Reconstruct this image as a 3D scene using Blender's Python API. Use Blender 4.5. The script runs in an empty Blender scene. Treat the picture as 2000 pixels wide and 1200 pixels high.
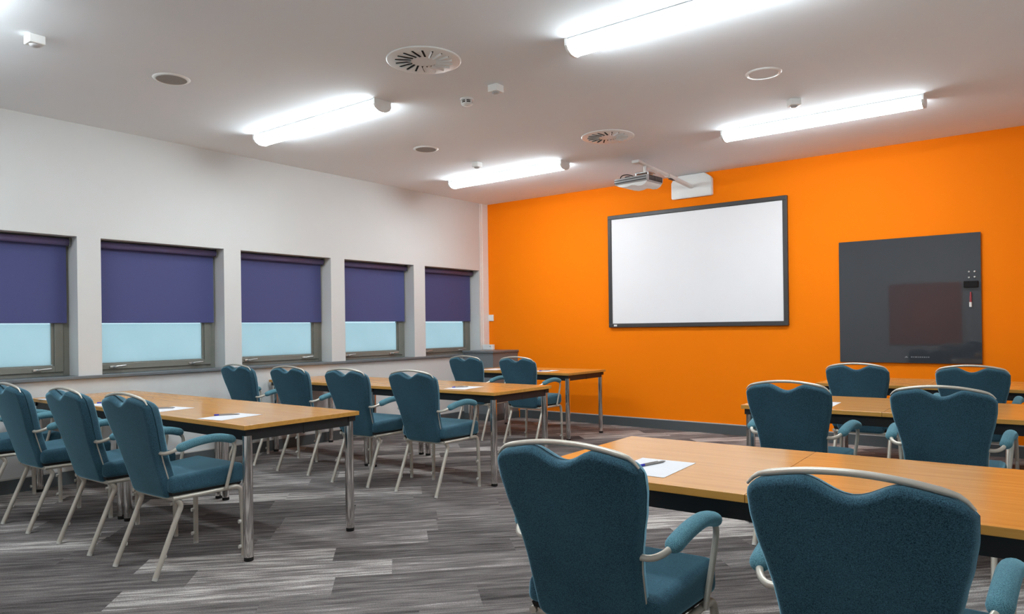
import bpy, bmesh, math, random
from mathutils import Vector, Matrix
random.seed(7)
sc = bpy.context.scene
COL = sc.collection
PI = math.pi

# ------------------------------------------------------------------ camera, world, exposure
CAM_POS = (6.5336, -7.9442, 1.2471)
YAW, ROLL, FPX, CY = 0.6552, -0.0132, 1400.38, 639.85
fwd = Vector((-math.sin(YAW), math.cos(YAW), 0.0))
rgt = Vector((math.cos(YAW), math.sin(YAW), 0.0))
upv = Vector((0, 0, 1))
r2 = rgt*math.cos(ROLL) + upv*math.sin(ROLL)
u2 = -rgt*math.sin(ROLL) + upv*math.cos(ROLL)
cd = bpy.data.cameras.new('camera')
cam = bpy.data.objects.new('camera', cd); COL.objects.link(cam)
cd.sensor_fit = 'HORIZONTAL'; cd.sensor_width = 36.0
cd.lens = FPX/2000*36.0
cd.shift_y = (CY-600)/2000
cd.clip_start = 0.02
cam.matrix_world = Matrix(((r2.x, u2.x, -fwd.x, CAM_POS[0]), (r2.y, u2.y, -fwd.y, CAM_POS[1]),
                           (r2.z, u2.z, -fwd.z, CAM_POS[2]), (0, 0, 0, 1)))
sc.camera = cam

w = bpy.data.worlds.new('overcast_sky'); sc.world = w; w.use_nodes = True
bgn = w.node_tree.nodes['Background']
bgn.inputs[0].default_value = (0.58, 0.86, 1.0, 1); bgn.inputs[1].default_value = 0.30

sc.view_settings.view_transform = 'Standard'
sc.view_settings.look = 'None'
sc.view_settings.gamma = 1.0
sc.view_settings.use_curve_mapping = False
sc.view_settings.exposure = 1.8
LAMP_POWER = 12.8

# ------------------------------------------------------------------ materials
def srgb(r, g, b):
    f = lambda c: (c/255/12.92) if c/255 <= .04045 else ((c/255+.055)/1.055)**2.4
    return (f(r), f(g), f(b), 1)

def newmat(name):
    m = bpy.data.materials.new(name); m.use_nodes = True
    nt = m.node_tree
    return m, nt, nt.nodes['Principled BSDF']

def noise(nt, scale, detail=3, coord='Object', mscale=(1, 1, 1), rot=(0, 0, 0)):
    tc = nt.nodes.new('ShaderNodeTexCoord'); mp = nt.nodes.new('ShaderNodeMapping')
    mp.inputs['Scale'].default_value = mscale; mp.inputs['Rotation'].default_value = rot
    n = nt.nodes.new('ShaderNodeTexNoise'); n.inputs['Scale'].default_value = scale
    n.inputs['Detail'].default_value = detail
    nt.links.new(tc.outputs[coord], mp.inputs[0]); nt.links.new(mp.outputs[0], n.inputs['Vector'])
    return n.outputs['Fac']

def ramp(nt, fac, stops):
    r = nt.nodes.new('ShaderNodeValToRGB'); e = r.color_ramp.elements
    while len(e) < len(stops): e.new(0.5)
    for k, (p, c) in enumerate(stops): e[k].position = p; e[k].color = c
    nt.links.new(fac, r.inputs[0]); return r.outputs[0]

def bump(nt, bs, fac, strength, dist=0.002):
    b = nt.nodes.new('ShaderNodeBump'); b.inputs['Strength'].default_value = strength
    b.inputs['Distance'].default_value = dist
    nt.links.new(fac, b.inputs['Height']); nt.links.new(b.outputs[0], bs.inputs['Normal'])

def simple(name, col, rough=.6, metal=0.0, var=.04, nscale=12, bumpy=0.0, spec=None):
    m, nt, bs = newmat(name)
    n = noise(nt, nscale)
    a = tuple(max(0, c*(1-var)) for c in col[:3])+(1,); b = tuple(min(1, c*(1+var)) for c in col[:3])+(1,)
    nt.links.new(ramp(nt, n, [(.35, a), (.65, b)]), bs.inputs['Base Color'])
    bs.inputs['Roughness'].default_value = rough; bs.inputs['Metallic'].default_value = metal
    if spec is not None: bs.inputs['Specular IOR Level'].default_value = spec
    if bumpy: bump(nt, bs, noise(nt, 160, 4), bumpy)
    return m

M = {}
M['wall_white'] = simple('matt_grey_white_wall_paint', srgb(205, 206, 205), .9, var=.01, nscale=1.5, bumpy=.05, spec=.2)
M['ceiling'] = simple('matt_ceiling_paint', srgb(236, 241, 246), .9, var=.012, nscale=.8, spec=.2)
M['orange'] = simple('orange_wall_paint', (1.0, 0.225, 0.001, 1), .7, var=.008, nscale=1.2, bumpy=.05, spec=.12)
M['skirt'] = simple('slate_grey_gloss_paint', srgb(82, 88, 90), .4, var=.03)
M['skirt_top'] = simple('pale_sealant', srgb(190, 186, 182), .6)
M['white_plastic'] = simple('white_plastic', srgb(228, 228, 226), .35, var=.01)
M['grey_plastic'] = simple('grey_plastic', srgb(172, 170, 170), .45, var=.02)
M['speaker_mesh'] = simple('speaker_grille_mesh', srgb(150, 146, 142), .7, var=.05, nscale=300)
M['opening_shade'] = simple('dark_opening_shade', srgb(24, 18, 14), .9)
M['frame_metal'] = simple('bronze_grey_aluminium', srgb(122, 122, 114), .45, metal=.15, var=.03)
M['silver'] = simple('satin_silver', srgb(200, 200, 198), .3, metal=.9, var=.02)
M['beige_metal'] = simple('champagne_powder_coat', srgb(196, 190, 178), .38, metal=.45, var=.02)
M['chrome'] = simple('polished_chrome', (.72, .70, .68, 1), .1, metal=1.0, var=.01)
M['black'] = simple('black_powder_coat', srgb(24, 23, 24), .5, var=.03)
M['rubber'] = simple('black_rubber', srgb(16, 15, 15), .7)
M['paper'] = simple('white_paper', srgb(214, 214, 218), .7, var=.01)
M['blue_cap'] = simple('blue_pen_plastic', srgb(30, 36, 170), .25, var=.02)
M['clear_pen'] = simple('smoky_clear_pen_barrel', srgb(150, 142, 138), .2, var=.05)
M['board_frame'] = simple('charcoal_board_frame', srgb(58, 56, 57), .45, var=.03)
M['board_white'] = simple('projection_white_surface', srgb(236, 236, 239), .5, var=.008, nscale=2)
M['glass_grey'] = simple('slate_grey_glass_board', srgb(58, 61, 66), .035, var=.01)
M['glass_grey'].node_tree.nodes['Principled BSDF'].inputs['IOR'].default_value = 1.6
M['light_mark'] = simple('pale_printed_mark', srgb(120, 122, 126), .5)
M['worktop'] = simple('slate_worktop', srgb(102, 108, 112), .4, var=.03)
M['cabinet'] = simple('grey_cabinet_paint', srgb(112, 118, 122), .5, var=.02)
M['felt'] = simple('black_felt', srgb(14, 13, 14), .9, var=.1, nscale=90)
M['red_marker'] = simple('red_marker_plastic', srgb(150, 60, 66), .3)
M['clear_bumper'] = simple('clear_stacking_bumper', srgb(205, 202, 195), .15)
M['canvas'] = simple('orange_canvas', (.62, .12, .03, 1), .6, var=.15, nscale=1.0)
M['door_paint'] = simple('pale_grey_door', srgb(180, 182, 184), .5)

def mat_fabric(name, c1, c2, sheen=.25):
    m, nt, bs = newmat(name)
    n = noise(nt, 420, 2)
    n2 = noise(nt, 5, 2)
    mx = nt.nodes.new('ShaderNodeMath'); mx.operation = 'ADD'
    k = nt.nodes.new('ShaderNodeMath'); k.operation = 'MULTIPLY'; k.inputs[1].default_value = .25
    nt.links.new(n2, k.inputs[0]); nt.links.new(n, mx.inputs[0]); nt.links.new(k.outputs[0], mx.inputs[1])
    nt.links.new(ramp(nt, mx.outputs[0], [(.42, c1), (.80, c2)]), bs.inputs['Base Color'])
    bs.inputs['Roughness'].default_value = .85
    bs.inputs['Specular IOR Level'].default_value = .2
    bs.inputs['Sheen Weight'].default_value = sheen
    bs.inputs['Sheen Roughness'].default_value = .35
    bs.inputs['Sheen Tint'].default_value = (.40, .80, 1, 1)
    bump(nt, bs, n, .35, .0015)
    return m
M['teal'] = mat_fabric('heathered_teal_upholstery', srgb(26, 49, 62), srgb(64, 103, 120), 1.0)
M['teal_pad_lit'] = mat_fabric('heathered_teal_upholstery_lit', srgb(52, 92, 106), srgb(102, 148, 160), .6)  # paler copy of the teal: overhead light on the pads put into its colour

def mat_wood(name, ca, cb, cc, edge=False):
    m, nt, bs = newmat(name)
    n = noise(nt, 3.0, 5, mscale=(.6, 14, 14))
    n2 = noise(nt, 60.0, 2, mscale=(.12, 3, 3))
    mx = nt.nodes.new('ShaderNodeMix'); mx.data_type = 'RGBA'
    nt.links.new(ramp(nt, n, [(.3, ca), (.5, cb), (.72, cc)]), mx.inputs['A'])
    nt.links.new(ramp(nt, n2, [(.35, ca), (.6, cb)]), mx.inputs['B'])
    mx.inputs['Factor'].default_value = .3
    nt.links.new(mx.outputs['Result'], bs.inputs['Base Color'])
    bs.inputs['Roughness'].default_value = .2 if not edge else .4
    bs.inputs['Specular IOR Level'].default_value = .5 if not edge else .35
    return m
M['beech'] = mat_wood('beech_laminate', srgb(198, 134, 62), srgb(211, 149, 73), srgb(220, 160, 83))
M['beech_edge'] = mat_wood('beech_edge_strip', srgb(186, 132, 58), srgb(198, 144, 68), srgb(206, 154, 76), True)

def mat_blind():
    m, nt, bs = newmat('navy_purple_blind_fabric')
    n = noise(nt, 260, 2)
    nt.links.new(ramp(nt, n, [(.3, srgb(66, 70, 118)), (.7, srgb(74, 78, 126))]), bs.inputs['Base Color'])
    bs.inputs['Roughness'].default_value = .8
    bump(nt, bs, n, .1, .001)
    return m
M['blind'] = mat_blind()
M['blind_tube'] = simple('blind_fascia_fabric', srgb(96, 88, 128), .6, var=.03)

def mat_carpet():
    m, nt, bs = newmat('grey_plank_carpet_tiles')
    L = nt.links; N = nt.nodes
    tc = N.new('ShaderNodeTexCoord'); mp = N.new('ShaderNodeMapping')
    mp.inputs['Rotation'].default_value = (0, 0, -math.radians(46.5))
    L.new(tc.outputs['Object'], mp.inputs[0])
    sx = N.new('ShaderNodeSeparateXYZ'); L.new(mp.outputs[0], sx.inputs[0])
    def mth(op, a, b=None):
        n = N.new('ShaderNodeMath'); n.operation = op
        for k, v in ((0, a), (1, b)):
            if v is None: continue
            if isinstance(v, (int, float)): n.inputs[k].default_value = v
            else: L.new(v, n.inputs[k])
        return n.outputs[0]
    row = mth('FLOOR', mth('DIVIDE', sx.outputs[1], .25))
    wn = N.new('ShaderNodeTexWhiteNoise'); wn.noise_dimensions = '1D'; L.new(row, wn.inputs['W'])
    u = mth('ADD', sx.outputs[0], mth('MULTIPLY', wn.outputs[0], 1.0))
    colm = mth('FLOOR', u)
    cmb = N.new('ShaderNodeCombineXYZ'); L.new(colm, cmb.inputs[0]); L.new(row, cmb.inputs[1])
    wn2 = N.new('ShaderNodeTexWhiteNoise'); wn2.noise_dimensions = '2D'; L.new(cmb.outputs[0], wn2.inputs['Vector'])
    # streaks along the plank, shifted per plank
    mp2 = N.new('ShaderNodeCombineXYZ')
    L.new(mth('MULTIPLY', sx.outputs[0], 1.9), mp2.inputs[0])
    L.new(mth('MULTIPLY', sx.outputs[1], 22.0), mp2.inputs[1])
    L.new(mth('MULTIPLY', wn2.outputs[0], 40.0), mp2.inputs[2])
    st = N.new('ShaderNodeTexNoise'); st.inputs['Scale'].default_value = 1.6; st.inputs['Detail'].default_value = 7; st.inputs['Roughness'].default_value = .62
    L.new(mp2.outputs[0], st.inputs['Vector'])
    fine = noise(nt, 190, 3)
    v = mth('ADD', mth('MULTIPLY', mth('POWER', wn2.outputs[0], 1.4), .31), mth('MULTIPLY', st.outputs['Fac'], .90))
    v = mth('ADD', v, mth('MULTIPLY', fine, .36))
    c = ramp(nt, v, [(.48, srgb(58, 54, 54)), (.66, srgb(94, 89, 88)), (.84, srgb(128, 122, 120)), (1.05, srgb(196, 190, 185))])
    L.new(c, bs.inputs['Base Color'])
    bs.inputs['Roughness'].default_value = .95; bs.inputs['Specular IOR Level'].default_value = .1
    bump(nt, bs, fine, .5, .004)
    return m
M['carpet'] = mat_carpet()

def mat_emit(name, col, s):
    m, nt, bs = newmat(name)
    n = noise(nt, 3)
    nt.links.new(ramp(nt, n, [(0, col), (1, col)]), bs.inputs['Emission Color'])
    bs.inputs['Emission Strength'].default_value = s
    bs.inputs['Base Color'].default_value = (.9, .9, .9, 1)
    return m
M['lamp'] = mat_emit('lit_opal_diffuser', (.875, .965, 1, 1), LAMP_POWER)

def mat_frost():
    m = bpy.data.materials.new('frosted_window_film'); m.use_nodes = True
    nt = m.node_tree; nt.nodes.clear()
    out = nt.nodes.new('ShaderNodeOutputMaterial'); tr = nt.nodes.new('ShaderNodeBsdfTranslucent')
    gl = nt.nodes.new('ShaderNodeBsdfGlossy'); gl.inputs['Roughness'].default_value = .35
    mx = nt.nodes.new('ShaderNodeMixShader'); mx.inputs[0].default_value = .04
    nt.links.new(ramp(nt, noise(nt, 2.0, 3), [(.3, (.80, .86, .86, 1)), (.7, (.88, .92, .92, 1))]), tr.inputs[0])
    nt.links.new(tr.outputs[0], mx.inputs[1]); nt.links.new(gl.outputs[0], mx.inputs[2])
    nt.links.new(mx.outputs[0], out.inputs[0]); return m
M['frost'] = mat_frost()
def mat_clear():
    m = bpy.data.materials.new('clear_window_glass'); m.use_nodes = True
    nt = m.node_tree; nt.nodes.clear()
    out = nt.nodes.new('ShaderNodeOutputMaterial'); tr = nt.nodes.new('ShaderNodeBsdfTransparent')
    gl = nt.nodes.new('ShaderNodeBsdfGlossy'); gl.inputs['Roughness'].default_value = .02
    mx = nt.nodes.new('ShaderNodeMixShader')
    nt.links.new(ramp(nt, noise(nt, 2.0), [(0, (.05, .05, .05, 1)), (1, (.07, .07, .07, 1))]), mx.inputs[0])
    nt.links.new(tr.outputs[0], mx.inputs[1]); nt.links.new(gl.outputs[0], mx.inputs[2])
    nt.links.new(mx.outputs[0], out.inputs[0]); return m
M['clear'] = mat_clear()

# ------------------------------------------------------------------ helpers
def add_box(bm, x0, x1, y0, y1, z0, z1, bev=0.0, seg=2, mi=0):
    r = bmesh.ops.create_cube(bm, size=1.0); vs = r['verts']
    for v in vs:
        v.co = Vector(((x0+x1)/2+v.co.x*(x1-x0), (y0+y1)/2+v.co.y*(y1-y0), (z0+z1)/2+v.co.z*(z1-z0)))
    fs = set(f for v in vs for f in v.link_faces)
    for f in fs: f.material_index = mi
    if bev:
        es = list(set(e for v in vs for e in v.link_edges))
        bmesh.ops.bevel(bm, geom=es, offset=bev, segments=seg, affect='EDGES', profile=.5)
    return vs

def hull8(bm, pts, bev=0.0, seg=2):
    """box from 8 corners: bottom ring of 4 then top ring of 4"""
    vs = [bm.verts.new(p) for p in pts]
    for q in ((3, 2, 1, 0), (4, 5, 6, 7), (0, 1, 5, 4), (1, 2, 6, 5), (2, 3, 7, 6), (3, 0, 4, 7)):
        bm.faces.new([vs[i] for i in q])
    if bev:
        es = list(set(e for v in vs for e in v.link_edges))
        bmesh.ops.bevel(bm, geom=es, offset=bev, segments=seg, affect='EDGES', profile=.5)

def chaikin(pts, n=2):
    pts = [Vector(p) for p in pts]
    for _ in range(n):
        q = [pts[0]]
        for a, b in zip(pts, pts[1:]):
            q += [a*.75+b*.25, a*.25+b*.75]
        q.append(pts[-1]); pts = q
    return pts

def add_tube(bm, pts, r, n=12, caps=True, ref=None):
    """r: number or function t -> (rx, rz)"""
    pts = [Vector(p) for p in pts]; rings = []
    L = [0]
    for a, b in zip(pts, pts[1:]): L.append(L[-1]+(b-a).length)
    prev = None
    for i, p in enumerate(pts):
        if i == 0: t = pts[1]-pts[0]
        elif i == len(pts)-1: t = pts[-1]-pts[-2]
        else: t = (pts[i+1]-pts[i]).normalized()+(pts[i]-pts[i-1]).normalized()
        t.normalize()
        if ref is not None: s = t.cross(Vector(ref)); s.normalize()
        elif prev is None:
            s = t.cross(Vector((0, 0, 1)))
            if s.length < 1e-3: s = t.cross(Vector((0, 1, 0)))
            s.normalize()
        else:
            s = prev-t*prev.dot(t); s.normalize()
        prev = s; u = s.cross(t)
        rx, rz = (r, r) if isinstance(r, (int, float)) else r(L[i]/L[-1])
        rings.append([bm.verts.new(p+s*math.cos(2*PI*k/n)*rx+u*math.sin(2*PI*k/n)*rz) for k in range(n)])
    for a, b in zip(rings, rings[1:]):
        for k in range(n):
            bm.faces.new((a[k], a[(k+1) % n], b[(k+1) % n], b[k])).smooth = True
    if caps:
        bm.faces.new(rings[0][::-1]); bm.faces.new(rings[-1])

def add_lathe(bm, prof, cx, cy, cz, n=24, mi=0):
    rings = [[bm.verts.new((cx+r*math.cos(2*PI*k/n), cy+r*math.sin(2*PI*k/n), cz+z)) for k in range(n)] for r, z in prof]
    for a, b in zip(rings, rings[1:]):
        for k in range(n):
            f = bm.faces.new((a[k], a[(k+1) % n], b[(k+1) % n], b[k])); f.material_index = mi; f.smooth = True
    for rg in (rings[0][::-1], rings[-1]):
        f = bm.faces.new(rg); f.material_index = mi

def add_prism(bm, prof, axis, a, b, mi=0):
    """extrude 2D profile: axis 'x' -> prof (y,z); 'y' -> prof (x,z); 'z' -> prof (x,y)"""
    def P(u, v, t): return {'x': (t, u, v), 'y': (u, t, v), 'z': (u, v, t)}[axis]
    A = [bm.verts.new(P(u, v, a)) for u, v in prof]; B = [bm.verts.new(P(u, v, b)) for u, v in prof]
    n = len(prof)
    for k in range(n):
        bm.faces.new((A[k], A[(k+1) % n], B[(k+1) % n], B[k])).material_index = mi
    bm.faces.new(A[::-1]).material_index = mi; bm.faces.new(B).material_index = mi

def obj(name, bm, mats, parent=None, smooth=None, kind=None):
    bmesh.ops.recalc_face_normals(bm, faces=bm.faces)
    me = bpy.data.meshes.new(name); bm.to_mesh(me); bm.free()
    if not isinstance(mats, (list, tuple)): mats = [mats]
    for m in mats: me.materials.append(m)
    if smooth is not None:
        for p in me.polygons: p.use_smooth = True
        me.set_sharp_from_angle(angle=math.radians(smooth))
    o = bpy.data.objects.new(name, me); COL.objects.link(o)
    if parent is not None: o.parent = parent
    if kind: o['kind'] = kind
    return o

def tag(o, label, cat, group=None):
    o['label'] = label; o['category'] = cat
    if group: o['group'] = group
    return o

def thing(name, label, cat, loc=(0, 0, 0), rz=0, group=None):
    o = bpy.data.objects.new(name, None); COL.objects.link(o)
    o.empty_display_size = .1
    o.location = loc; o.rotation_euler = (0, 0, rz)
    return tag(o, label, cat, group)

def dup(root, loc, rz, label, group=None):
    r = root.copy(); COL.objects.link(r); r.location = loc; r.rotation_euler = (0, 0, rz); r['label'] = label
    if group: r['group'] = group
    for ch in list(root.children):
        c = ch.copy(); COL.objects.link(c); c.parent = r
        for g in list(ch.children):
            d = g.copy(); COL.objects.link(d); d.parent = c
    return r

def box(name, dims, mat, parent=None, bev=0.0, kind=None):
    bm = bmesh.new(); add_box(bm, *dims, bev=bev); return obj(name, bm, mat, parent, kind=kind)

# ------------------------------------------------------------------ room shell
RW, RD, H = 6.95, 8.45, 3.006
WT = .28
box('floor', (-WT, RW+.2, -RD-.2, .2, -.1, 0), M['carpet'], kind='structure')
box('ceiling', (-WT, RW+.2, -RD-.2, .2, H, H+.1), M['ceiling'], kind='structure')
box('wall_front', (-WT, RW+.2, 0, .2, 0, H), M['orange'], kind='structure')
box('wall_right', (RW, RW+.2, -RD, 0, 0, H), M['wall_white'], kind='structure')
box('wall_back', (-WT, RW+.2, -RD-.2, -RD, 0, H), M['wall_white'], kind='structure')
WIN = [(-1.275, -.19), (-2.583, -1.475), (-3.893, -2.777), (-5.213, -4.076), (-6.525, -5.40), (-7.83, -6.71)]
Z_SILL, Z_HEAD = .884, 2.058
bm = bmesh.new()
add_box(bm, -WT, 0, -RD, 0, 0, Z_SILL)
add_box(bm, -WT, 0, -RD, 0, Z_HEAD, H)
edges_y = [0] + [v for wv in WIN for v in (wv[1], wv[0])] + [-RD]
for a, b in zip(edges_y[0::2], edges_y[1::2]):
    add_box(bm, -WT, 0, b, a, Z_SILL, Z_HEAD)
obj('wall_left', bm, M['wall_white'], kind='structure')
# skirtings: slate board with a thin pale line on top
def skirting(name, prof_boxes):
    bm = bmesh.new()
    for d, mi in prof_boxes: add_box(bm, *d, mi=mi)
    obj(name, bm, [M['skirt'], M['skirt_top']], kind='structure')
skirting('baseboard_front', [((.56, RW, -.016, 0, 0, .108), 0), ((.56, RW, -.013, 0, .108, .118), 1)])
skirting('baseboard_left', [((0, .016, -RD, -.56, 0, .108), 0), ((0, .013, -RD, -.56, .108, .118), 1)])
skirting('baseboard_right', [((RW-.016, RW, -RD, -.016, 0, .108), 0)])
skirting('baseboard_back', [((.016, RW-.016, -RD, -RD+.016, 0, .108), 0)])
# continuous window board
bm = bmesh.new(); add_box(bm, -.235, .032, -RD, -.56, Z_SILL-.022, Z_SILL+.004, bev=.004)
add_box(bm, -.235, .0, -.56, -.14, Z_SILL-.012, Z_SILL+.004)
obj('trim_1', bm, M['worktop'], kind='structure')
# white boxed pipe in the corner
bm = bmesh.new(); add_box(bm, 0, .016, -.125, 0, .93, H, bev=.002); add_box(bm, 0, .008, -.165, -.125, .93, H)
obj('trim_2', bm, M['white_plastic'], kind='structure')

# windows and blinds
for i, (y0, y1) in enumerate(WIN):
    n = i+1
    wroot = bpy.data.objects.new('window_%d' % n, None); COL.objects.link(wroot)
    wroot['kind'] = 'structure'; wroot.location = (-.195, (y0+y1)/2, Z_SILL)
    ly0, ly1 = y0-(y0+y1)/2, y1-(y0+y1)/2
    hz = Z_HEAD-Z_SILL
    # outer frame (x local -.04 .. .02)
    bm = bmesh.new()
    add_box(bm, -.05, .014, ly0, ly0+.022, 0.004, hz)
    add_box(bm, -.05, .014, ly1-.05, ly1, 0.004, hz, bev=.003)
    add_box(bm, -.05, .014, ly0+.022, ly1-.05, 0.004, .038, bev=.003)
    add_box(bm, -.05, .014, ly0+.022, ly1-.05, hz-.05, hz)
    obj('window_frame', bm, M['frame_metal'], wroot)
    bm = bmesh.new()
    sy0, sy1 = ly0+.022, ly1-.05
    add_box(bm, -.03, .028, sy0, sy0+.03, .038, hz-.05, bev=.003)
    add_box(bm, -.03, .028, sy1-.066, sy1, .038, hz-.05, bev=.003)
    add_box(bm, -.012, .012, sy1-.086, sy1-.066, .10, hz-.05)
    add_box(bm, -.03, .028, sy0+.03, sy1-.066, .038, .088, bev=.003)
    add_box(bm, -.012, .012, sy0+.03, sy1-.066, .088, .096)
    add_box(bm, -.03, .028, sy0+.03, sy1-.066, hz-.11, hz-.05)
    sash = obj('sash', bm, M['frame_metal'], wroot)
    gy0, gy1 = sy0+.03, sy1-.075
    g = box('pane', (-.006, 0, gy0, gy1, .09, hz-.11), M['clear'], sash)
    box('frosted_film', (.0005, .0015, gy0+.002, gy1-.012, .094, .440), M['frost'], sash)
    for k, hy in enumerate((sy0+.14, sy1-.20)):
        bm = bmesh.new()
        add_box(bm, .028, .040, hy-.032, hy+.032, .05, .068, bev=.003)
        add_tube(bm, chaikin([(.040, hy, .06), (.056, hy, .06), (.058, hy+.02, .064), (.058, hy+.10, .070)], 2), .007, 8)
        obj('window_handle', bm, M['silver'], sash)
    # roller blind
    t = thing('roller_blind', '', 'blind', (-.122, (y0+y1)/2, Z_HEAD), 0, 'navy roller blinds in the window recesses')
    t['label'] = ['navy roller blind in the window recess beside the orange wall',
                  'navy roller blind in the second window recess from the orange wall',
                  'navy roller blind in the middle one of the five visible window recesses',
                  'navy roller blind second from the left edge of the photo',
                  'navy roller blind cut off by the left edge of the photo',
                  'navy roller blind in the last window recess, behind the camera'][i]
    bot = 1.337 if i > 1 else 1.345
    by0, by1 = ly0+.012, ly1-.022
    bm = bmesh.new()
    add_tube(bm, [(0, by0, -.042), (0, by1, -.042)], .03, 20)
    obj('roller', bm, M['blind_tube'], t)
    bm = bmesh.new()
    add_box(bm, -.029, -.0275, by0+.006, by1-.006, bot-Z_HEAD+.02, -.045)
    obj('blind_fabric', bm, M['blind'], t)
    bm = bmesh.new(); add_box(bm, -.033, -.023, by0+.006, by1-.006, bot-Z_HEAD-.004, bot-Z_HEAD+.02, bev=.003)
    obj('hem_bar', bm, M['blind'], t)
    for yy in (by0-.008, by1+.001):
        bm = bmesh.new(); add_box(bm, -.03, .03, yy, yy+.007, -.075, 0); obj('bracket', bm, M['frame_metal'], t)

# ------------------------------------------------------------------ corner cabinet and things on it
t = thing('corner_cabinet', 'grey boxed-in cabinet in the corner where windows meet orange wall', 'cabinet', (0, 0, 0))
box('cabinet_body', (.002, .525, -.55, -.002, 0, .91), M['cabinet'], t)
box('worktop', (.002, .545, -.568, -.002, .91, .936), M['worktop'], t, bev=.003)
bm = bmesh.new(); add_box(bm, .002, .535, -.56, -.55, 0, .09); add_box(bm, .525, .535, -.56, -.002, 0, .09)
obj('plinth', bm, M['skirt'], t)
t = thing('control_box', 'small white box standing on the corner cabinet top', 'box', (.13, -.16, .936), 0)
bm = bmesh.new(); add_box(bm, -.09, .09, -.03, .03, 0, .075, bev=.006); obj('housing', bm, M['white_plastic'], t)
bm = bmesh.new(); add_box(bm, .045, .065, -.0325, -.029, .04, .055); obj('indicator', bm, M['grey_plastic'], t)
def socket(name, lab, x, z, wdt, y=-.55, grp=None):
    t = thing(name, lab, 'socket', (x, y, z), 0, grp)
    bm = bmesh.new(); add_box(bm, -wdt/2, wdt/2, -.011, 0, 0, .086, bev=.003); obj('plate', bm, M['white_plastic'], t)
    bm = bmesh.new()
    add_box(bm, -.015, .015, -.0125, -.0105, .025, .055)
    obj('pin_cover', bm, M['grey_plastic'], t)
socket('power_socket', 'white socket low on the corner cabinet, nearer the window wall', .10, .215, .086, grp='sockets on the corner cabinet')
socket('power_socket', 'white socket low on the corner cabinet, nearer the orange wall', .40, .215, .086, grp='sockets on the corner cabinet')
t = thing('wall_switch', 'small white square switch plate on orange wall near corner', 'switch', (.061, 0, 1.341), 0)
bm = bmesh.new(); add_box(bm, -.045, .045, -.014, 0, 0, .09, bev=.004); obj('plate', bm, M['white_plastic'], t)
bm = bmesh.new(); add_box(bm, -.015, .015, -.019, -.013, .03, .06, bev=.002); obj('rocker', bm, M['white_plastic'], t)

# ------------------------------------------------------------------ screen on orange wall
t = thing('projection_whiteboard', 'large white projection board with charcoal frame on orange wall', 'whiteboard', (1.998, 0, 1.228), 0)
W_, H_ = 2.201, 1.403
box('board_surface', (.04, W_-.04, -.028, -.008, .04, H_-.04), M['board_white'], t)
bm = bmesh.new()
fr = .05
for d in ((0, W_, 0, fr), (0, W_, H_-fr, H_)): add_box(bm, d[0], d[1], -.042, 0, d[2], d[3], bev=.006)
for d in ((0, fr), (W_-fr, W_)): add_box(bm, d[0], d[1], -.041, 0, fr-.004, H_-fr+.004, bev=.006)
obj('frame', bm, M['board_frame'], t)
box('badge', (.075, .118, -.0445, -.041, .014, .036), M['white_plastic'], t)

# grey glass board
t = thing('glass_writing_board', 'dark slate grey glossy glass board on orange wall, right of projection board', 'board', (4.709, 0, .848), 0)
bm = bmesh.new(); add_box(bm, 0, 1.228, -.026, -.018, 0, 1.228, bev=.001); obj('glass_panel', bm, M['glass_grey'], t)
for px in (.06, 1.10):
    for pz in (.08, 1.08): box('standoff', (px, px+.06, -.018, -.002, pz, pz+.06), M['silver'], t)
bm = bmesh.new()
add_prism(bm, [(.588, .052), (.606, .068), (.622, .052)], 'y', -.0265, -.0258)
obj('logo_mark', bm, M['light_mark'], t)
bm = bmesh.new(); xx = .645
for k in range(9):
    wd = (.014, .010, .016, .009, .013, .011, .015, .009, .012)[k]
    add_box(bm, xx, xx+wd, -.0265, -.0258, .053, .064); xx += wd+.006
obj('printed_mark', bm, M['light_mark'], t)
t = thing('board_eraser', 'black felt eraser stuck on the grey glass board', 'eraser', (5.858, -.0265, 1.562), 0)
bm = bmesh.new(); add_box(bm, -.058, .058, -.034, -.006, 0, .062, bev=.006); obj('grip', bm, M['felt'], t)
bm = bmesh.new(); add_box(bm, -.056, .056, -.006, 0, .002, .060); obj('felt_pad', bm, M['rubber'], t)
for k, (mx_, mz_, lb) in enumerate(((5.842, 1.712, 'upper left'), (5.887, 1.712, 'upper right'), (5.842, 1.658, 'lower left'), (5.887, 1.661, 'lower right'))):
    bm = bmesh.new()
    rings = []
    for r_, yy in ((.009, 0), (.0095, -.006), (.006, -.010)):
        rings.append([bm.verts.new((mx_+r_*math.cos(2*PI*q/12), -.0265+yy, mz_+r_*math.sin(2*PI*q/12))) for q in range(12)])
    for a, b in zip(rings, rings[1:]):
        for q in range(12): bm.faces.new((a[q], a[(q+1) % 12], b[(q+1) % 12], b[q]))
    bm.faces.new(rings[-1]); bm.faces.new(rings[0][::-1])
    tag(obj('magnet', bm, M['silver'], smooth=40), 'tiny silver magnet, %s of the four above the eraser' % lb, 'magnet', 'magnets on the glass board')
t = thing('marker_pen', 'red and white marker pen clipped to the glass board below the eraser', 'marker', (5.853, -.038, 1.382), 0)
bm = bmesh.new(); add_tube(bm, [(0, 0, 0), (0, 0, .045)], .0115, 12); obj('cap', bm, M['white_plastic'], t, smooth=50)
bm = bmesh.new(); add_tube(bm, [(0, 0, .045), (.001, 0, .05), (.001, 0, .09), (.002, 0, .14)], lambda q: (.0095-.003*max(0, q-.7)/.3,)*2, 12); obj('barrel', bm, M['red_marker'], t, smooth=50)

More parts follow.
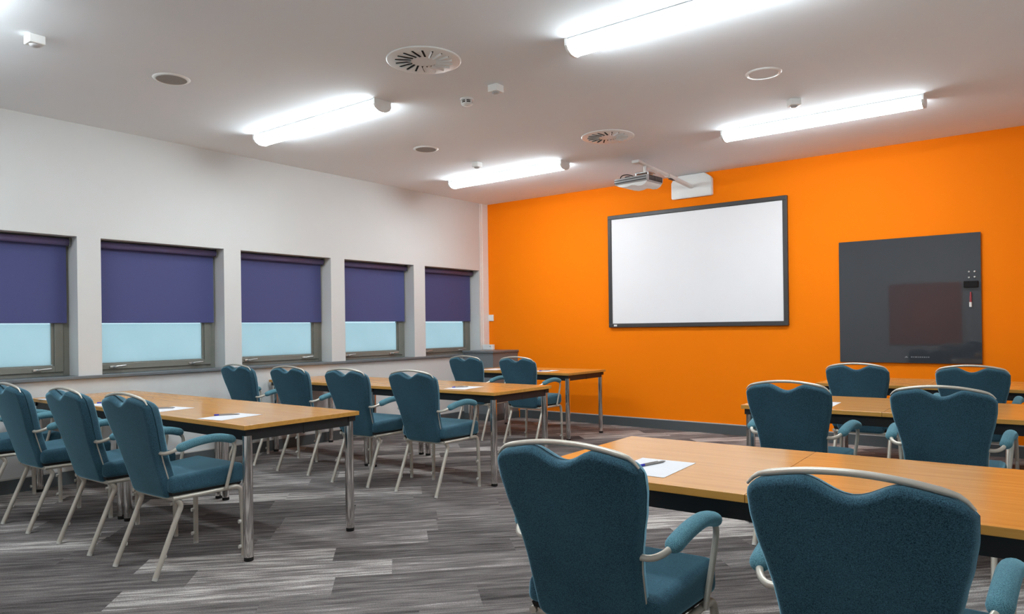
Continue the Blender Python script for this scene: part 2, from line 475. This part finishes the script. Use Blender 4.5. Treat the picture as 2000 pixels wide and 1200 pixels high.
# ------------------------------------------------------------------ projector on its wall arm
t = thing('wall_mount', 'white telescopic projector mount arm on a chamfered plate high on orange wall', 'mount', (3.118, 0, 2.735), 0)
bm = bmesh.new()
add_prism(bm, [(-.25, .012), (-.238, 0), (.238, 0), (.25, .012), (.25, .19), (.235, .215), (.17, .262), (.15, .268), (-.15, .268), (-.17, .262), (-.235, .215), (-.25, .19)], 'y', -.045, 0)
bmesh.ops.bevel(bm, geom=[e for e in bm.edges if all(v.co.y < -.044 for v in e.verts)], offset=.008, segments=2, affect='EDGES')
obj('wall_plate', bm, M['white_plastic'], t, smooth=30)
def slope(y): return .125 + (-y)*.075
bm = bmesh.new(); add_tube(bm, [(-.0, -.03, slope(.03)), (-.03, -.62, slope(-.62))], lambda q: (.036, .022), 14, ref=(0, 0, 1)); 
obj('outer_tube', bm, M['white_plastic'], t, smooth=50)
bm = bmesh.new(); add_tube(bm, [(-.03, -.60, slope(-.60)), (-.07, -1.22, slope(-1.22))], lambda q: (.028, .017), 14, ref=(0, 0, 1))
obj('inner_tube', bm, M['white_plastic'], t, smooth=50)
bm = bmesh.new(); add_box(bm, -.045, -.012, -.56, -.44, slope(-.5)-.028, slope(-.5)-.017, bev=.003); obj('cable_slot', bm, M['black'], t)
bm = bmesh.new()
add_tube(bm, [(-.06, -1.08, slope(-1.1)), (-.06, -1.08, .12)], .019, 14)
add_box(bm, -.14, .02, -1.16, -1.0, .108, .122, bev=.003)
for a in (-.13, .01): 
    for b in (-1.15, -1.02): add_tube(bm, [(a, b, .12), (a, b, .09)], .008, 8)
obj('drop_mount', bm, M['silver'], t, smooth=40)
bm = bmesh.new(); add_box(bm, -.12, -.035, -1.27, -1.17, slope(-1.2)-.015, slope(-1.2)+.015, bev=.006); obj('end_cap', bm, M['white_plastic'], t)

t = thing('projector', 'white and grey projector hanging from the wall arm near the ceiling', 'projector', (2.985, -1.08, 2.705), math.radians(-6))
bm = bmesh.new()
hull8(bm, [(-.21, -.15, .03), (.20, -.15, .03), (.20, .15, .03), (-.21, .15, .03),
           (-.22, -.16, .105), (.205, -.16, .105), (.205, .16, .105), (-.22, .16, .105)], bev=.02, seg=3)
obj('upper_housing', bm, M['grey_plastic'], t, smooth=40)
bm = bmesh.new()
prof = [(-.19, .040), (-.16, .018), (-.10, .004), (-.04, .006), (.0, .016), (.04, .010), (.08, -.004), (.13, -.006), (.17, .012), (.19, .040)]
add_prism(bm, prof, 'y', -.145, .145)
obj('lower_shell', bm, M['white_plastic'], t, smooth=50)
bm = bmesh.new(); add_box(bm, -.205, .19, -.166, -.155, .052, .060); add_box(bm, -.205, .19, -.166, -.155, .078, .084); obj('trim_line', bm, M['board_frame'], t)
bm = bmesh.new()
for k in range(9): add_box(bm, .202, .2075, -.12+k*.028, -.104+k*.028, .045, .098)
obj('vent_grille', bm, M['board_frame'], t)
bm = bmesh.new(); add_tube(bm, [(-.10, -.06, .10), (-.10, -.06, .128)], .034, 16); obj('lens_ring', bm, M['black'], t, smooth=40)
bm = bmesh.new(); add_tube(bm, chaikin([(-.16, -.12, .10), (-.15, -.11, .14), (-.08, -.10, .145), (-.02, -.06, .12)], 2), .005, 8); obj('cable', bm, M['rubber'], t, smooth=50)

# ------------------------------------------------------------------ ceiling things
def strip_lamp(x, y, label):
    t = thing('strip_light', label, 'light', (x, y, H), 0, 'fluorescent strip lights on the ceiling')
    L = 1.60
    prof = [(-.08, -.028), (-.08, -.042), (-.066, -.064), (-.035, -.082), (0, -.086), (.035, -.082), (.066, -.064), (.08, -.042), (.08, -.028)]
    bm = bmesh.new(); add_prism(bm, prof, 'x', .012, L-.012); obj('diffuser', bm, M['lamp'], t, smooth=40)
    bm = bmesh.new(); add_box(bm, .006, L-.006, -.079, .079, -.028, -.004, bev=.002); add_box(bm, .008, L-.008, -.068, .068, -.005, 0); obj('body', bm, M['white_plastic'], t)
    pc = [(u*1.06, v*1.05) for u, v in prof[1:-1]]
    pc = [(-.0855, 0)]+pc+[(.0855, 0)]
    for a, b in ((-.006, .012), (L-.012, L+.006)):
        bm = bmesh.new(); add_prism(bm, pc, 'x', a, b); obj('end_cap', bm, M['white_plastic'], t, smooth=30)
    return t
for x, y, lb in ((.807, -4.17, 'lit strip light on the ceiling over the left tables, nearer the camera'),
                 (.757, -1.548, 'lit strip light on the ceiling near the corner, left of the projector'),
                 (4.148, -4.187, 'large lit strip light cut off by the top edge of the photo'),
                 (4.097, -1.545, 'lit strip light on the ceiling above the dark glass board'),
                 (.807, -6.81, 'lit strip light on the ceiling just outside the top left of the photo'),
                 (4.148, -6.81, 'lit strip light on the ceiling close above the camera')):
    strip_lamp(x, y, lb)

def vent(x, y, label):
    t = thing('ceiling_vent', label, 'vent', (x, y, H), 0, 'round swirl vents in the ceiling')
    bm = bmesh.new(); add_lathe(bm, [(.245, 0), (.245, -.004), (.236, -.008), (.0, -.008)][:3]+[(.09, -.008)], 0, 0, 0, 48)
    obj('faceplate', bm, M['white_plastic'], t)
    bm = bmesh.new(); bv = bmesh.new()
    for k in range(18):
        a = 2*PI*k/18
        R = Matrix.Translation((math.cos(a)*.085, math.sin(a)*.085, 0)) @ Matrix.Rotation(a+math.radians(-16), 4, 'Z')
        vs = add_box(bm, 0, .104, -.0070, .0070, -.0098, -.0075)
        for v in vs: v.co = R @ v.co
        vs = add_box(bv, 0, .106, -.0086, -.0070, -.0185, -.0075)
        for v in vs:
            v.co.y += (v.co.z+.0075)*-.5
            v.co = R @ v.co
    obj('slots', bm, M['opening_shade'], t); obj('vanes', bv, M['white_plastic'], t)  # slots are raised black strips, shade of the openings put in as colour
    return t
vent(3.230, -4.556, 'larger-looking round ceiling vent with slanted dark slots, nearer the camera')
vent(3.204, -2.116, 'round ceiling vent with slanted slots nearer the projector')

def ceil_speaker(x, y, label, face, open_=False):
    t = thing('ceiling_speaker', label, 'speaker', (x, y, H), 0, 'round flush fittings in the ceiling')
    bm = bmesh.new()
    add_lathe(bm, [(.096, -.002), (.10, -.008), (.116, -.006), (.122, 0)], 0, 0, 0, 40)
    obj('rim', bm, M['white_plastic'], t, smooth=40)
    bm = bmesh.new(); add_lathe(bm, [(.0975, -.003), (.0975, -.0095 if not open_ else -.005)], 0, 0, 0, 40); obj('grille', bm, M[face], t)
ceil_speaker(1.643, -5.423, 'round grey ceiling speaker nearest the left edge, above the windows', 'speaker_mesh')
ceil_speaker(1.609, -2.88, 'small round grey ceiling speaker between the two left strip lights', 'speaker_mesh')
ceil_speaker(4.888, -2.873, 'round white-rimmed ceiling speaker above the right strip light', 'ceiling', True)

def pir(x, y, rz, s, label):
    t = thing('ceiling_sensor', label, 'sensor', (x, y, H), rz, 'square white sensor boxes on the ceiling')
    bm = bmesh.new(); add_box(bm, -s/2, s/2, -s/2, s/2, -.052, 0, bev=.006); obj('housing', bm, M['white_plastic'], t)
    bm = bmesh.new(); add_lathe(bm, [(.03, -.052), (.028, -.058), (.018, -.064), (.004, -.066)], 0, 0, 0, 20); obj('sensor_dome', bm, M['grey_plastic'], t, smooth=60)
pir(1.736, -6.29, math.radians(0), .088, 'square white sensor box on the ceiling at the far left top')
pir(3.289, -3.878, math.radians(0), .085, 'square white sensor box on the ceiling beside the smoke detector')
pir(1.615, -2.118, math.radians(0), .08, 'small white sensor box on the ceiling behind the strip light nearest the corner')
pir(4.879, -2.124, math.radians(38), .085, 'square white sensor box on the ceiling in front of the right strip light')

t = thing('smoke_detector', 'round white smoke detector with dark slots on the ceiling', 'detector', (2.924, -3.778, H), 0)
bm = bmesh.new(); add_lathe(bm, [(.052, 0), (.052, -.012), (.046, -.016)], 0, 0, 0, 28); obj('base', bm, M['white_plastic'], t, smooth=40)
bm = bmesh.new(); add_lathe(bm, [(.040, -.015), (.040, -.036)], 0, 0, 0, 28); obj('sensing_chamber', bm, M['opening_shade'], t, smooth=40)
bm = bmesh.new()
for k in range(6):
    a = k*PI/3
    vs = add_box(bm, .039, .045, -.005, .005, -.040, -.014)
    for v in vs: v.co = Matrix.Rotation(a, 4, 'Z') @ v.co
add_lathe(bm, [(.045, -.024), (.045, -.027), (.040, -.027)], 0, 0, 0, 28)
add_lathe(bm, [(.045, -.036), (.042, -.044), (.026, -.054), (.006, -.057)], 0, 0, 0, 28)
obj('cover', bm, M['white_plastic'], t, smooth=40)

# ------------------------------------------------------------------ tables
def make_table(L, D=.80, halves=1):
    t = thing('meeting_table', '', 'table', (0, 0, 0), 0)
    TH = .74
    for q in range(halves):
        bm = bmesh.new()
        add_box(bm, L*q/halves+.0008, L*(q+1)/halves-.0008, 0, D, TH-.025, TH, bev=.0015)
        bm.normal_update()
        for f in bm.faces: f.material_index = 0 if abs(f.normal.z) > .9 else 1
        obj('tabletop', bm, [M['beech'], M['beech_edge']], t)
    bm = bmesh.new(); a, b = TH-.085, TH-.0255
    add_box(bm, .05, L-.05, .028, .048, a, b); add_box(bm, .05, L-.05, D-.048, D-.028, a, b)
    add_box(bm, .022, .042, .06, D-.06, a, b); add_box(bm, L-.042, L-.022, .06, D-.06, a, b)
    for xx in (.018, L-.070):
        for yy in (.018, D-.070): add_box(bm, xx, xx+.052, yy, yy+.052, TH-.06, b)
    for xx in (.0215, L-.0225): add_box(bm, xx-.001, xx+.002, D/2-.004, D/2+.004, a-.004, b)
    obj('apron', bm, M['black'], t)
    for xx in (.046, L-.046):
        for yy in (.046, D-.046):
            bm = bmesh.new(); add_lathe(bm, [(.0265, .022), (.0265, TH-.06)], xx, yy, 0, 28); lg = obj('leg', bm, M['chrome'], t, smooth=40)
            bm = bmesh.new(); add_lathe(bm, [(.0235, 0), (.025, .003), (.025, .022)], xx, yy, 0, 20); obj('foot', bm, M['rubber'], lg, smooth=40)
    return t
t15 = make_table(1.495, .79); t16 = make_table(1.605, .86, 2)
TB = [(t15, 1.568, -5.785, 'beech table at the right end of the nearest left row, with exposed chrome legs'),
      (t15, .073, -5.785, 'beech table in the nearest left row, against the window side'),
      (t15, 1.526, -3.612, 'beech table at the right end of the middle left row'),
      (t15, .031, -3.612, 'beech table in the middle left row, against the window side'),
      (t15, .785, -1.41, 'single beech table at the back left beside the grey corner cabinet'),
      (t16, 4.975, -5.856, 'nearest right-hand beech table with two-piece top, paper and pen on it'),
      (t16, 4.917, -3.485, 'middle right-hand beech table with two-piece top'),
      (t16, 4.853, -1.515, 'far right-hand beech table with two-piece top, below the glass board')]
seen = set()
for proto, x, y, lb in TB:
    rz = math.radians(1.5 if x > 4.8 and y < -5 else .5 if x > 4.8 and y < -3 else 0)
    if proto in seen: dup(proto, (x, y, 0), rz, lb, 'beech meeting tables in rows')
    else:
        seen.add(proto); proto.location = (x, y, 0); proto.rotation_euler = (0, 0, rz); proto['label'] = lb; proto['group'] = 'beech meeting tables in rows'

# ------------------------------------------------------------------ chairs
def yc(z): return .112 - .302*(z-.40)         # plane between the two back cushions
def half_w(z):
    ks = [(.385, .158), (.42, .174), (.50, .177), (.58, .180), (.64, .187), (.70, .200), (.76, .215), (.82, .2245), (.87, .2255), (.93, .220)]
    for (a, u), (b, v) in zip(ks, ks[1:]):
        if z <= b:
            q = max(0, (z-a)/(b-a)); q = q*q*(3-2*q)*.35+q*.65
            return u+(v-u)*q
    return ks[-1][1]
def z_top(x):
    ax = abs(x)
    base = .9275 - .66*ax*ax - (max(0, ax-.184)/.044)**2*.030
    notch = .041*(.5*(1+math.cos(PI*min(1, ax/.100))))**.85
    return base-notch
def z_bot(x):
    ax = abs(x)
    return .385+(max(0, ax-.12)/.06)**2.5*.030
def back_cushion(front):
    bm = bmesh.new(); NU, NV = 34, 40
    us = [-math.cos(PI*i/NU) for i in range(NU+1)]; vs_ = [(1-math.cos(PI*j/NV))/2 for j in range(NV+1)]
    us = [.55*u+.45*(2*i/NU-1) for i, u in enumerate(us)]
    T = .046 if front else -.034
    def pos(i, j, side):
        u, v = us[i], vs_[j]
        z0 = .385+v*.5
        # two-step map: x from the width at this height, z from top/bottom curves at this x
        z = .385+v*(.900-.385); x = u*half_w(z)
        z = z_bot(x)+v*(z_top(x)-z_bot(x)); x = u*half_w(z)
        du = (1-abs(u))*half_w(z); dv = min(v, 1-v)*(z_top(x)-z_bot(x))
        r = .030 if front else .020
        e = 1.0
        for d in (du, dv):
            q = min(1, d/r); e *= math.sqrt(max(0, 1-(1-q)**2))
        y = yc(z)+.010*(x/.2)**2
        base = .0025 if front else -.0025
        dome = 1+.12*(1-u*u)*math.sin(PI*v) if front else 1
        return Vector((x, y+base+(T*e*dome if side else 0), z))
    grid = [[[bm.verts.new(pos(i, j, s)) for j in range(NV+1)] for i in range(NU+1)] for s in (1, 0)]
    for s in (0, 1):
        for i in range(NU):
            for j in range(NV):
                g = grid[s]; f = bm.faces.new((g[i][j], g[i+1][j], g[i+1][j+1], g[i][j+1])); f.smooth = True
    bmesh.ops.remove_doubles(bm, verts=bm.verts, dist=.0002)
    return bm

def make_chair():
    t = thing('banquet_chair', '', 'chair')
    # seat cushion
    bm = bmesh.new()
    hull8(bm, [(-.215, .085, .418), (.215, .085, .418), (.236, .495, .412), (-.236, .495, .412),
               (-.208, .085, .502), (.208, .085, .502), (.230, .500, .520), (-.230, .500, .520)])
    bmesh.ops.bevel(bm, geom=list(bm.edges), offset=.028, segments=5, affect='EDGES', profile=.55)
    seat = obj('seat', bm, M['teal'], t, smooth=60)
    bm = bmesh.new()
    hull8(bm, [(-.195, .10, .404), (.195, .10, .404), (.213, .475, .400), (-.213, .475, .400),
               (-.20, .095, .420), (.20, .095, .420), (.222, .482, .416), (-.222, .482, .416)])
    obj('seat_base', bm, M['rubber'], seat)
    b = obj('backrest', back_cushion(False), M['teal'], t, smooth=70)
    obj('front_cushion', back_cushion(True), M['teal'], b, smooth=70)
    # back frame: handle arch and the side strips between the two cushions
    bm = bmesh.new()
    arch = [Vector((x, yc(.93)+.010*(x/.2)**2, .9345-.66*x*x-(max(0, abs(x)-.186)/.044)**2*.030)) for x in [(-.220+.440*k/32) for k in range(33)]]
    add_tube(bm, arch, lambda q: ((.003+.005*min(1, q/.14, (1-q)/.14)),)*2, 10)
    obj('handle', bm, M['beige_metal'], b, smooth=60)
    for s in (-1, 1):
        bm = bmesh.new()
        pts = [Vector((s*(half_w(z)-(.0015 if z < .63 else .0065)), yc(z)+.010*(half_w(z)/.2)**2, z)) for z in [(.42+.22*k/10) for k in range(11)]]
        add_tube(bm, pts, .004, 8)
        obj('back_frame', bm, M['beige_metal'], b, smooth=60)
    # under frame: side rails, cross bars
    bm = bmesh.new()
    for s in (-1, 1): add_tube(bm, [(s*.200, .10, .392), (s*.215, .25, .393), (s*.222, .41, .394)], .0115, 12)
    add_tube(bm, [(-.165, .118, .386), (.165, .118, .386)], .0125, 12)
    add_tube(bm, [(-.215, .36, .392), (.215, .36, .392)], .009, 10)
    obj('seat_frame', bm, M['beige_metal'], t, smooth=60)
    for s in (-1, 1):
        bm = bmesh.new()
        add_tube(bm, chaikin([(s*.222, .395, .394), (s*.226, .470, .396), (s*.231, .478, .320), (s*.236, .480, .012)], 3), .0135, 12)
        lg = obj('leg', bm, M['beige_metal'], t, smooth=60)
        bm = bmesh.new(); add_tube(bm, [(s*.236, .480, 0), (s*.236, .480, .014)], .0138, 12); obj('foot', bm, M['clear_bumper'], lg, smooth=50)
        bm = bmesh.new()
        for zz in (.062, .20): add_tube(bm, [(s*.234, .466, zz), (s*.234, .452, zz)], lambda q: (.008, .011), 10)
        obj('bumper', bm, M['clear_bumper'], lg, smooth=50)
        bm = bmesh.new()
        add_tube(bm, chaikin([(s*.150, .118, .386), (s*.193, .118, .390), (s*.198, .150, .352), (s*.195, .128, .305), (s*.200, .004, .012)], 3), .0135, 12)
        lg = obj('leg', bm, M['beige_metal'], t, smooth=60)
        bm = bmesh.new(); add_tube(bm, [(s*.2005, .0, 0), (s*.2000, .005, .014)], .0138, 12); obj('foot', bm, M['clear_bumper'], lg, smooth=50)
        bm = bmesh.new(); add_tube(bm, [(s*.197, .047, .11), (s*.197, .062, .106)], lambda q: (.008, .011), 10)
        obj('bumper', bm, M['clear_bumper'], lg, smooth=50)
    for s in (-1, 1):
        bm = bmesh.new()
        add_tube(bm, chaikin([(s*.178, yc(.632)+.004, .632), (s*.212, .052, .630), (s*.236, .085, .640), (s*.245, .115, .655),
                              (s*.250, .20, .668), (s*.254, .30, .672), (s*.257, .37, .662), (s*.258, .416, .645), (s*.256, .424, .600), (s*.236, .378, .398)], 3), .0095, 12)
        ar = obj('armrest', bm, M['beige_metal'], t, smooth=60)
        bm = bmesh.new()
        pp = chaikin([(s*.245, .096, .648), (s*.248, .15, .664), (s*.252, .22, .678), (s*.255, .30, .684), (s*.258, .355, .677), (s*.259, .422, .656)], 3)
        def rr(q):
            e = min(1, q/.10, (1-q)/.10); e = math.sqrt(max(.02, 1-(1-e)**2))
            return (.0265*e, .0225*e)
        add_tube(bm, pp, rr, 18, ref=(0, 0, 1))
        obj('arm_pad', bm, M['teal_pad_lit'], ar, smooth=70)
    return t
chair = make_chair()
D = math.radians
CH = [(.42, -6.27, 1.5, 'teal banquet chair mostly cut off by the left edge of the photo'),
      (1.204, -6.255, 1.4, 'teal banquet chair second along the nearest left row, its back touching the left edge'),
      (2.003, -6.22, 1.2, 'teal banquet chair third along the nearest left row, between two others'),
      (2.717, -6.207, 2, 'teal banquet chair at the right end of the nearest left row, beside chrome table legs'),
      (.40, -4.17, 3, 'teal banquet chair at the window end of the middle left row'),
      (1.20, -4.17, 4, 'teal banquet chair second from the window in the middle left row'),
      (1.99, -4.195, 4, 'teal banquet chair third from the window in the middle left row'),
      (2.67, -4.13, 3, 'teal banquet chair at the right end of the middle left row'),
      (1.245, -1.90, 2, 'teal banquet chair in front of the grey corner cabinet, left of the back pair'),
      (1.965, -1.90, 2, 'teal banquet chair against the orange wall, right of the back left pair'),
      (5.457, -6.285, 2.5, 'large teal banquet chair seen from behind in the foreground, beside the paper'),
      (6.178, -6.285, 0, 'large teal banquet chair seen from behind at the bottom right corner'),
      (5.34, -3.915, 0, 'teal banquet chair at the left of the middle right-hand row'),
      (6.065, -3.915, 0, 'teal banquet chair at the right of the middle right-hand row'),
      (5.27, -1.93, 0, 'teal banquet chair just below the left of the glass board'),
      (6.02, -1.93, 0, 'teal banquet chair just below the right of the glass board')]
for k, (x, y, a, lb) in enumerate(CH):
    if k == 0:
        chair.location = (x, y, 0); chair.rotation_euler = (0, 0, D(a)); chair['label'] = lb; chair['group'] = 'teal banquet chairs at the tables'
    else: dup(chair, (x, y, 0), D(a), lb, 'teal banquet chairs at the tables')

# ------------------------------------------------------------------ papers and pens
TZ = .7405
def paper_mesh():
    bm = bmesh.new(); add_box(bm, -.105, .105, -.1485, .1485, 0, .0008); return bm
def make_pen():
    t = thing('ballpoint_pen', '', 'pen')
    bm = bmesh.new(); add_tube(bm, [(-.072, 0, .0048), (-.066, 0, .0048), (-.045, 0, .0048)], lambda q: (.0048, .0048), 10); obj('cap', bm, M['blue_cap'], t, smooth=50)
    bm = bmesh.new(); add_tube(bm, [(-.045, 0, .0043), (.058, 0, .0043), (.072, 0, .0043)], lambda q: (.0042 if q < .9 else .0042-.003*(q-.9)/.1,)*2, 8); obj('barrel', bm, M['clear_pen'], t, smooth=50)
    bm = bmesh.new(); add_box(bm, -.02, .03, -.0012, .0012, .0086, .0102); add_box(bm, -.045, -.02, -.0012, .0012, .0075, .0098); obj('pen_clip', bm, M['clear_pen'], t)
    return t
p0 = None; pen0 = None
PP = [(5.365, -5.61, 3, 'on the nearest right-hand table', 76, (5.345, -5.57)),
      (2.62, -5.60, 9, 'near the right end of the nearest left table row', 56, (2.545, -5.575)),
      (1.88, -5.62, 9, 'on the nearest left row, second from its right end', 56, (1.82, -5.60)),
      (1.15, -5.62, 6, 'on the nearest left row, third from its right end', 56, (1.09, -5.63)),
      (.35, -5.64, 6, 'at the window end of the nearest left table row', None, None),
      (2.50, -3.375, 8, 'near the right end of the middle left table row', 56, (2.455, -3.37)),
      (1.80, -1.16, 6, 'on the back left table, right of the chair back', 56, (1.80, -1.17)),
      (1.06, -1.16, 6, 'on the back left table between the two chairs', None, None),
      (5.31, -3.20, 3, 'on the middle right-hand table, mostly behind a chair', None, None)]
for k, (x, y, a, where, pa, pxy) in enumerate(PP):
    if p0 is None: p0 = obj('paper_sheet', paper_mesh(), M['paper']); o = p0
    else: o = p0.copy(); COL.objects.link(o)
    o.location = (x, y, TZ); o.rotation_euler = (0, 0, D(a))
    tag(o, 'sheet of white paper ' + where, 'paper', 'white paper sheets on the tables')
    if pa is not None:
        lb = 'blue-ended clear pen on the paper ' + where
        if pen0 is None:
            pen0 = make_pen(); pen0.location = (*pxy, TZ+.0008); pen0.rotation_euler = (0, 0, D(pa)); pen0['label'] = lb; pen0['group'] = 'pens on the paper sheets'
        else: dup(pen0, (*pxy, TZ+.0008), D(pa), lb, 'pens on the paper sheets')

# ------------------------------------------------------------------ behind the camera (reflected in the glass board)
bm = bmesh.new(); add_box(bm, 3.72, 4.98, -RD+.003, -RD+.033, .80, 2.02, bev=.004)
tag(obj('orange_pinboard', bm, M['canvas']), 'orange pinboard on the wall behind the camera, reflected in the glass board', 'board')
